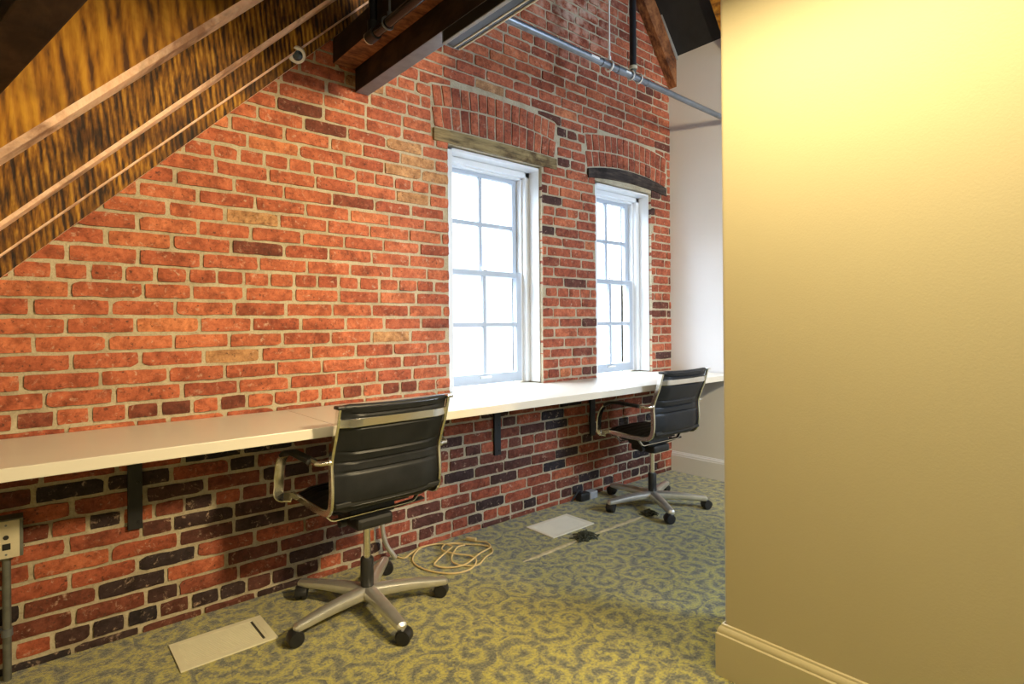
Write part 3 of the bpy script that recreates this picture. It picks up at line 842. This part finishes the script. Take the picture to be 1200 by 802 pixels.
pl = MB(); pl.box(-.012, .012, -.04, .02, 0.0025, .022, bv=.005); q = pl.build('cord_plug', M['cord'], root); q.location = (1.945, 2.625, 0); q.rotation_euler = (0, 0, .5)
# silver flexible conduit hanging behind the near chair
mb = MB(); pts = curve_pts([(1.43, 2.715, .808), (1.425, 2.712, .60), (1.422, 2.700, .35), (1.425, 2.69, .18), (1.445, 2.685, .09), (1.478, 2.680, .035), (1.492, 2.682, .012)], 14)
mb.tube(pts, .0125, 10); o = mb.build('flexible_conduit', M['alu'], smooth=True); tag(o, 'silver flexible conduit hanging down the brick wall behind the near chair', 'conduit')
# plug and grey box on the floor by the wall
root = thing('outlet_block', 'small grey outlet block with black plug at the brick wall foot by the far chair', 'outlet', (3.04, 2.69, 0))
MB().box(-.005, .075, -.030, .032, 0, .052, bv=.006).build('block', M['grey_plastic'], root)
pk = MB().box(-.100, -.008, -.030, .030, 0, .058, bv=.012); pk.tube([(-.06, .0, .058), (-.085, .01, .075), (-.13, .015, .03), (-.15, .02, .008)], .006, 8); pk.build('plug', M['black_plastic'], root)
# carpet seams with frayed tufts
def seam(x0, x1, y0, y1, label):
    n = 26; mb = MB(); rr = random.Random(int(x0*100))
    for k in range(n+1):
        u = k/n; x = x0+(x1-x0)*u; y = y0+(y1-y0)*u; wv = .016*(1+.6*noise.noise((x*30, 1, 2))) * min(1, 4*u+.2, 4*(1-u)+.2)
        mb.v += [(x, y-wv, .0005), (x, y-wv*.6, .0035), (x, y+wv*.6, .0035), (x, y+wv, .0005)]
        if k:
            for j in range(3): mb.f.append((4*k-4+j, 4*k+j, 4*k+j+1, 4*k-3+j)); mb.mi.append(0)
    return tag(mb.build('carpet_seam', M['seam'], smooth=True), label, 'carpet seam', 'worn carpet seams')
seam(1.98, 2.40, 2.205, 2.213, 'pale worn carpet seam in front of the frayed tuft')
seam(2.55, 3.02, 2.212, 2.205, 'pale worn carpet seam running from the frayed tuft towards the far chair')
def tuft(x, y, rad, h, label):
    rr = random.Random(7); mb = MB()
    for k in range(70):
        a = rr.uniform(0, 6.28); d = rad*rr.random()**.6; px, py = x+d*math.cos(a)*1.25, y+d*math.sin(a)*.9
        hh = h*(1-(d/rad)**2)*.8+.006
        p0 = (px, py, .003); p1 = (px+rr.uniform(-.02, .02), py+rr.uniform(-.02, .02), hh); p2 = (px+rr.uniform(-.035, .035), py+rr.uniform(-.035, .035), .004+hh*.3)
        mb.tube(curve_pts([p0, p1, p2], 4), .0032, 5)
    return tag(mb.build('yarn_tuft', M['yarn']), label, 'yarn tuft', 'frayed tufts on the carpet')
tuft(2.475, 2.205, .060, .036, 'dark frayed tuft of carpet yarn in front of the far floor register')
tuft(3.085, 2.195, .034, .030, 'dark frayed tuft of carpet yarn under the far chair')

# ------------------------------------------------------------------ outlet box and conduit at the left
root = thing('outlet_box', 'beige steel wall box with jack plate above the conduit at the left edge', 'outlet box', (-.046, WY, .51))
MB().box(-.036, .046, -.082, -.004, -.068, .068, bv=.004).build('box', M['galv_dark'], root)
pl = MB().box(-.038, .036, -.088, -.0825, -.066, .064, bv=.002).build('cover_plate', M['plate_beige'], root)
mb = MB().box(-.010, .012, -.0895, -.0878, -.036, -.014, bv=.001); mb.lathe([(.008, -.0905), (.008, -.088)], (.0, 0, .008), axis='y', n=12); mb.build('jack', M['black_plastic'], pl)
for z in (-.052, .050): MB().lathe([(.0035, -.0895), (.0035, -.088)], (0, 0, z), axis='y', n=10).build('screw', M['galv'], pl)
for z in (-.045, .05): MB().lathe([(.004, .0465), (.003, .049)], (0, -.04, z), axis='x', n=8).build('side_screw', M['black_plastic'], root)
root = thing('wall_conduit', 'grey steel conduit running from the wall box down to the floor', 'conduit', (-.046, WY-.042, 0))
MB().lathe([(.0125, 0), (.0125, .441)], n=16).build('pipe', M['galv_dark'], root, smooth=True)
mb = MB().lathe([(.0165, .425), (.0165, .4415)], n=6); mb.build('locknut', M['galv_dark'], root)
mb = MB().lathe([(.0125, .155), (.0165, .156), (.0165, .182), (.0125, .183)], n=16); mb.build('coupling', M['galv'], root, smooth=True)
mb = MB().box(-.055, -.012, .026, .032, .160, .178, bv=.002); mb.box(-.014, .014, .012, .032, .160, .178, bv=.002); mb.build('strap', M['galv'], root)

# ------------------------------------------------------------------ overhead pipe with its hangers
PY, PZ = 2.20, 2.822
root = thing('overhead_pipe', 'long grey pipe crossing high in front of the brick wall to the white wall', 'pipe', (2.8, PY, PZ))
MB().lathe([(.0195, -1.40), (.0195, FX-2.8-.001)], axis='x', n=18).build('pipe', M['galv'], root, smooth=True)
for x in (-.15, .02, .30): mb = MB(); mb.lathe([(.020, x-.035), (.024, x-.033), (.024, x+.033), (.020, x+.035)] if x in (.02,) else [(.0205, x-.012), (.0235, x-.010), (.0235, x+.010), (.0205, x+.012)], axis='x', n=18); mb.build('coupling', M['galv'], root, smooth=True)
for x0, x1 in ((-.27, -.20), (.055, .105)):
    MB().box(x0, x1, -.0207, -.0195, -.006, .007, bv=.0005).build('label', M['white_plastic'], root)
hx = -.085
mb = MB().tube([(hx, 0, .03), (hx, 0, 1.05)], .0055, 10); mb.build('hanger_rod', M['white_plastic'], root, smooth=True)
mb = MB(); mb.tube([(hx, .030*math.cos(t_), .030*math.sin(t_)-.002) for t_ in [PI/2+2*PI*k/20 for k in range(20)]]+[(hx, 0, .028)], .0055, 8); mb.lathe([(.010, .028), (.010, .055)], (hx, 0, 0), n=6); mb.build('hanger_ring', M['white_plastic'], root, smooth=True)
# black vent drop with its clamps
root2 = thing('vent_drop', 'black vertical pipe dropping onto the grey overhead pipe near the white wall', 'pipe', (2.8+.150, PY, PZ))
MB().lathe([(.0215, .052), (.0215, 1.08)], n=18).build('pipe', M['black_steel'], root2, smooth=True)
mb = MB().lathe([(.027, .044), (.027, .064)], n=18); mb.build('collar', M['plate_beige'], root2, smooth=True)
for x in (-.022, .060):
    mb = MB(); mb.tube([(x, .027*math.cos(2*PI*k/20), .027*math.sin(2*PI*k/20)) for k in range(21)], .0042, 8); mb.build('clamp_ring', M['white_plastic'], root2, smooth=True)
mb = MB().lathe([(.020, .0205), (.017, .046)], n=14); mb.build('saddle', M['galv_dark'], root2, smooth=True)

# ------------------------------------------------------------------ sprinkler pipe by the purlin
root = thing('sprinkler_pipe', 'glossy black sprinkler pipe with end elbow hanging below the brown purlin', 'pipe', (1.165, 2.27, 2.515))
mb = MB().lathe([(.0205, -3.2), (.0205, -.01)], axis='y', n=18); mb.build('pipe', M['dark_metal'], root, smooth=True)
o = root.children[0]; o.data.materials[0] = M['chrome_dark'] if 'chrome_dark' in M else M['dark_metal']
mb = MB(); mb.lathe([(.022, -.052), (.0265, -.05), (.0265, .012), (.022, .016)], axis='y', n=18); mb.tube([(0, -.02, .0), (0, -.02, .06)], .0245, 14); mb.build('elbow', M['black_steel'], root, smooth=True)
mb = MB().lathe([(.0225, .010), (.0265, .012), (.0265, .018), (.0205, .020)], axis='y', n=20); mb.build('end_ring', M['plate_beige'], root, smooth=True)
mb = MB().tube([(0, -.02, .06), (0, -.02, .42)], .0185, 14); mb.build('riser', M['dark_metal'], root, smooth=True)
mb = MB().tube([(.010, -.15, .024), (.010, -.15, .30)], .0055, 8); mb.lathe([(.012, .03), (.012, .05)], (.010, -.15, 0), n=6); mb.lathe([(.011, .13), (.013, .16)], (.010, -.15, 0), n=8)
mb.tube([(0, -.15+.0, 0)]+[(.026*math.sin(2*PI*k/18), -.15, .026*math.cos(2*PI*k/18)) for k in range(19)][1:], .004, 6)
mb.build('hanger', M['galv'], root, smooth=True)

# round white sensor on the rafter
root = thing('ceiling_sensor', 'small round white sensor with dark lens on the rafter by the brick wall', 'sensor', (.993, 2.690, 2.540))
root.rotation_euler = (math.radians(35), 0, math.radians(0))
mb = MB().lathe([(.022, -.020), (.036, -.018), (.041, -.010), (.041, .012), (.030, .014)], axis='y', n=26); mb.build('housing', M['white_plastic'], root, smooth=True)
mb = MB().lathe([(.004, -.030), (.016, -.027), (.024, -.0195)], axis='y', n=22); mb.build('lens', M['lens'], root, smooth=True)

# linear light fixture under the dark beam (off)
root = thing('linear_light', 'slim dark linear light fixture with white edges under the dark beam', 'light fixture', (1.349, 1.93, 2.458))
mb = MB().box(-.036, .044, -2.1, 0, -.050, -.0005, bv=.003); mb.build('housing', M['black_plastic'], root)
MB().box(-.0395, -.022, -2.1, .002, -.0535, -.0495, bv=.001).build('edge_strip', M['grey_plastic'], root)
MB().box(.0435, .0485, -2.1, .002, -.054, -.030, bv=.001).build('edge_strip', M['white_plastic'], root)
MB().box(.018, .024, -2.1, .0, -.0535, -.049, bv=.001).build('edge_strip', M['white_plastic'], root)
mb = MB().box(-.038, .046, 0, .004, -.054, 0, bv=.001); mb.build('end_cap', M['cool_grey'], root)

# ------------------------------------------------------------------ light
wd = bpy.data.worlds.new('sky'); SC.world = wd; wd.use_nodes = True
bg = wd.node_tree.nodes['Background']; bg.inputs['Color'].default_value = (.80, .90, 1., 1); 
_nt = wd.node_tree; _tc = _nt.nodes.new('ShaderNodeTexCoord'); _sp = _nt.nodes.new('ShaderNodeSeparateXYZ'); _nt.links.new(_tc.outputs['Generated'], _sp.inputs[0])
_mr = _nt.nodes.new('ShaderNodeMapRange'); _mr.inputs['From Min'].default_value = .10; _mr.inputs['From Max'].default_value = .75; _mr.inputs['To Min'].default_value = 1.7; _mr.inputs['To Max'].default_value = 26.
_nt.links.new(_sp.outputs[2], _mr.inputs[0]); _nt.links.new(_mr.outputs[0], bg.inputs['Strength'])
def area(name, loc, target, sx, sy, power, col, spread=PI):
    l = bpy.data.lights.new(name, 'AREA'); l.shape = 'RECTANGLE'; l.size = sx; l.size_y = sy; l.energy = power; l.color = col; l.spread = spread
    o = bpy.data.objects.new(name, l); COL.objects.link(o); o.location = loc
    o.rotation_euler = (Vector(target)-Vector(loc)).to_track_quat('-Z', 'Y').to_euler(); return o
for (a, b_, c, d) in WIN:
    o = area('daylight_portal', ((a+b_)/2, WY+.34, (c+d)/2+.02), ((a+b_)/2, 0, (c+d)/2+.02), b_-a, d-c-.05, 1, (1, 1, 1)); o.data.cycles.is_portal = True
area('unseen_warm_light', (1.93, -.72, 2.42), (1.0, 2.7, 1.3), .22, .22, 88, (1., .79, .45))
area('unseen_warm_light', (.45, -1.1, 2.35), (PX, .35, 1.75), .3, .3, 6, (1., .84, .55), math.radians(95))  # added fill for the yellow partition, spread narrowed to miss the bricks
area('linear_lamp', (1.353, .75, 2.400), (1.353, .76, 0), 1.2, .06, 22, (1., .80, .46)).rotation_euler = (0, 0, PI/2)
area('side_window_daylight', (4.05, -1.5, 2.2), (2.9, 2.7, 1.9), 1.1, 1.2, 135, (.64, .80, 1.))

# ------------------------------------------------------------------ camera
cam = bpy.data.cameras.new('camera'); co = bpy.data.objects.new('camera', cam); COL.objects.link(co); SC.camera = co
yaw, roll = math.radians(40.981), math.radians(-.4534)
fw = Vector((math.sin(yaw), math.cos(yaw), 0)); rt0 = Vector((math.cos(yaw), -math.sin(yaw), 0)); up0 = Vector((0, 0, 1))
rt = math.cos(roll)*rt0 + math.sin(roll)*up0; up = -math.sin(roll)*rt0 + math.cos(roll)*up0
m = Matrix((rt, up, -fw)).transposed().to_4x4(); m.translation = Vector((0, 0, 1.25)); co.matrix_world = m
cam.sensor_width = 36.; cam.lens = 661.42/1200*36; cam.shift_y = -20.95/1200; cam.clip_start = .01
vs = SC.view_settings; vs.view_transform = 'Standard'; vs.look = 'None'; vs.exposure = .75; vs.gamma = 1.; vs.use_curve_mapping = False
SC.cycles.use_denoising = True
SC.cycles.max_bounces = 8; SC.cycles.diffuse_bounces = 3; SC.cycles.transparent_max_bounces = 12
SC.cycles.sample_clamp_indirect = 6.
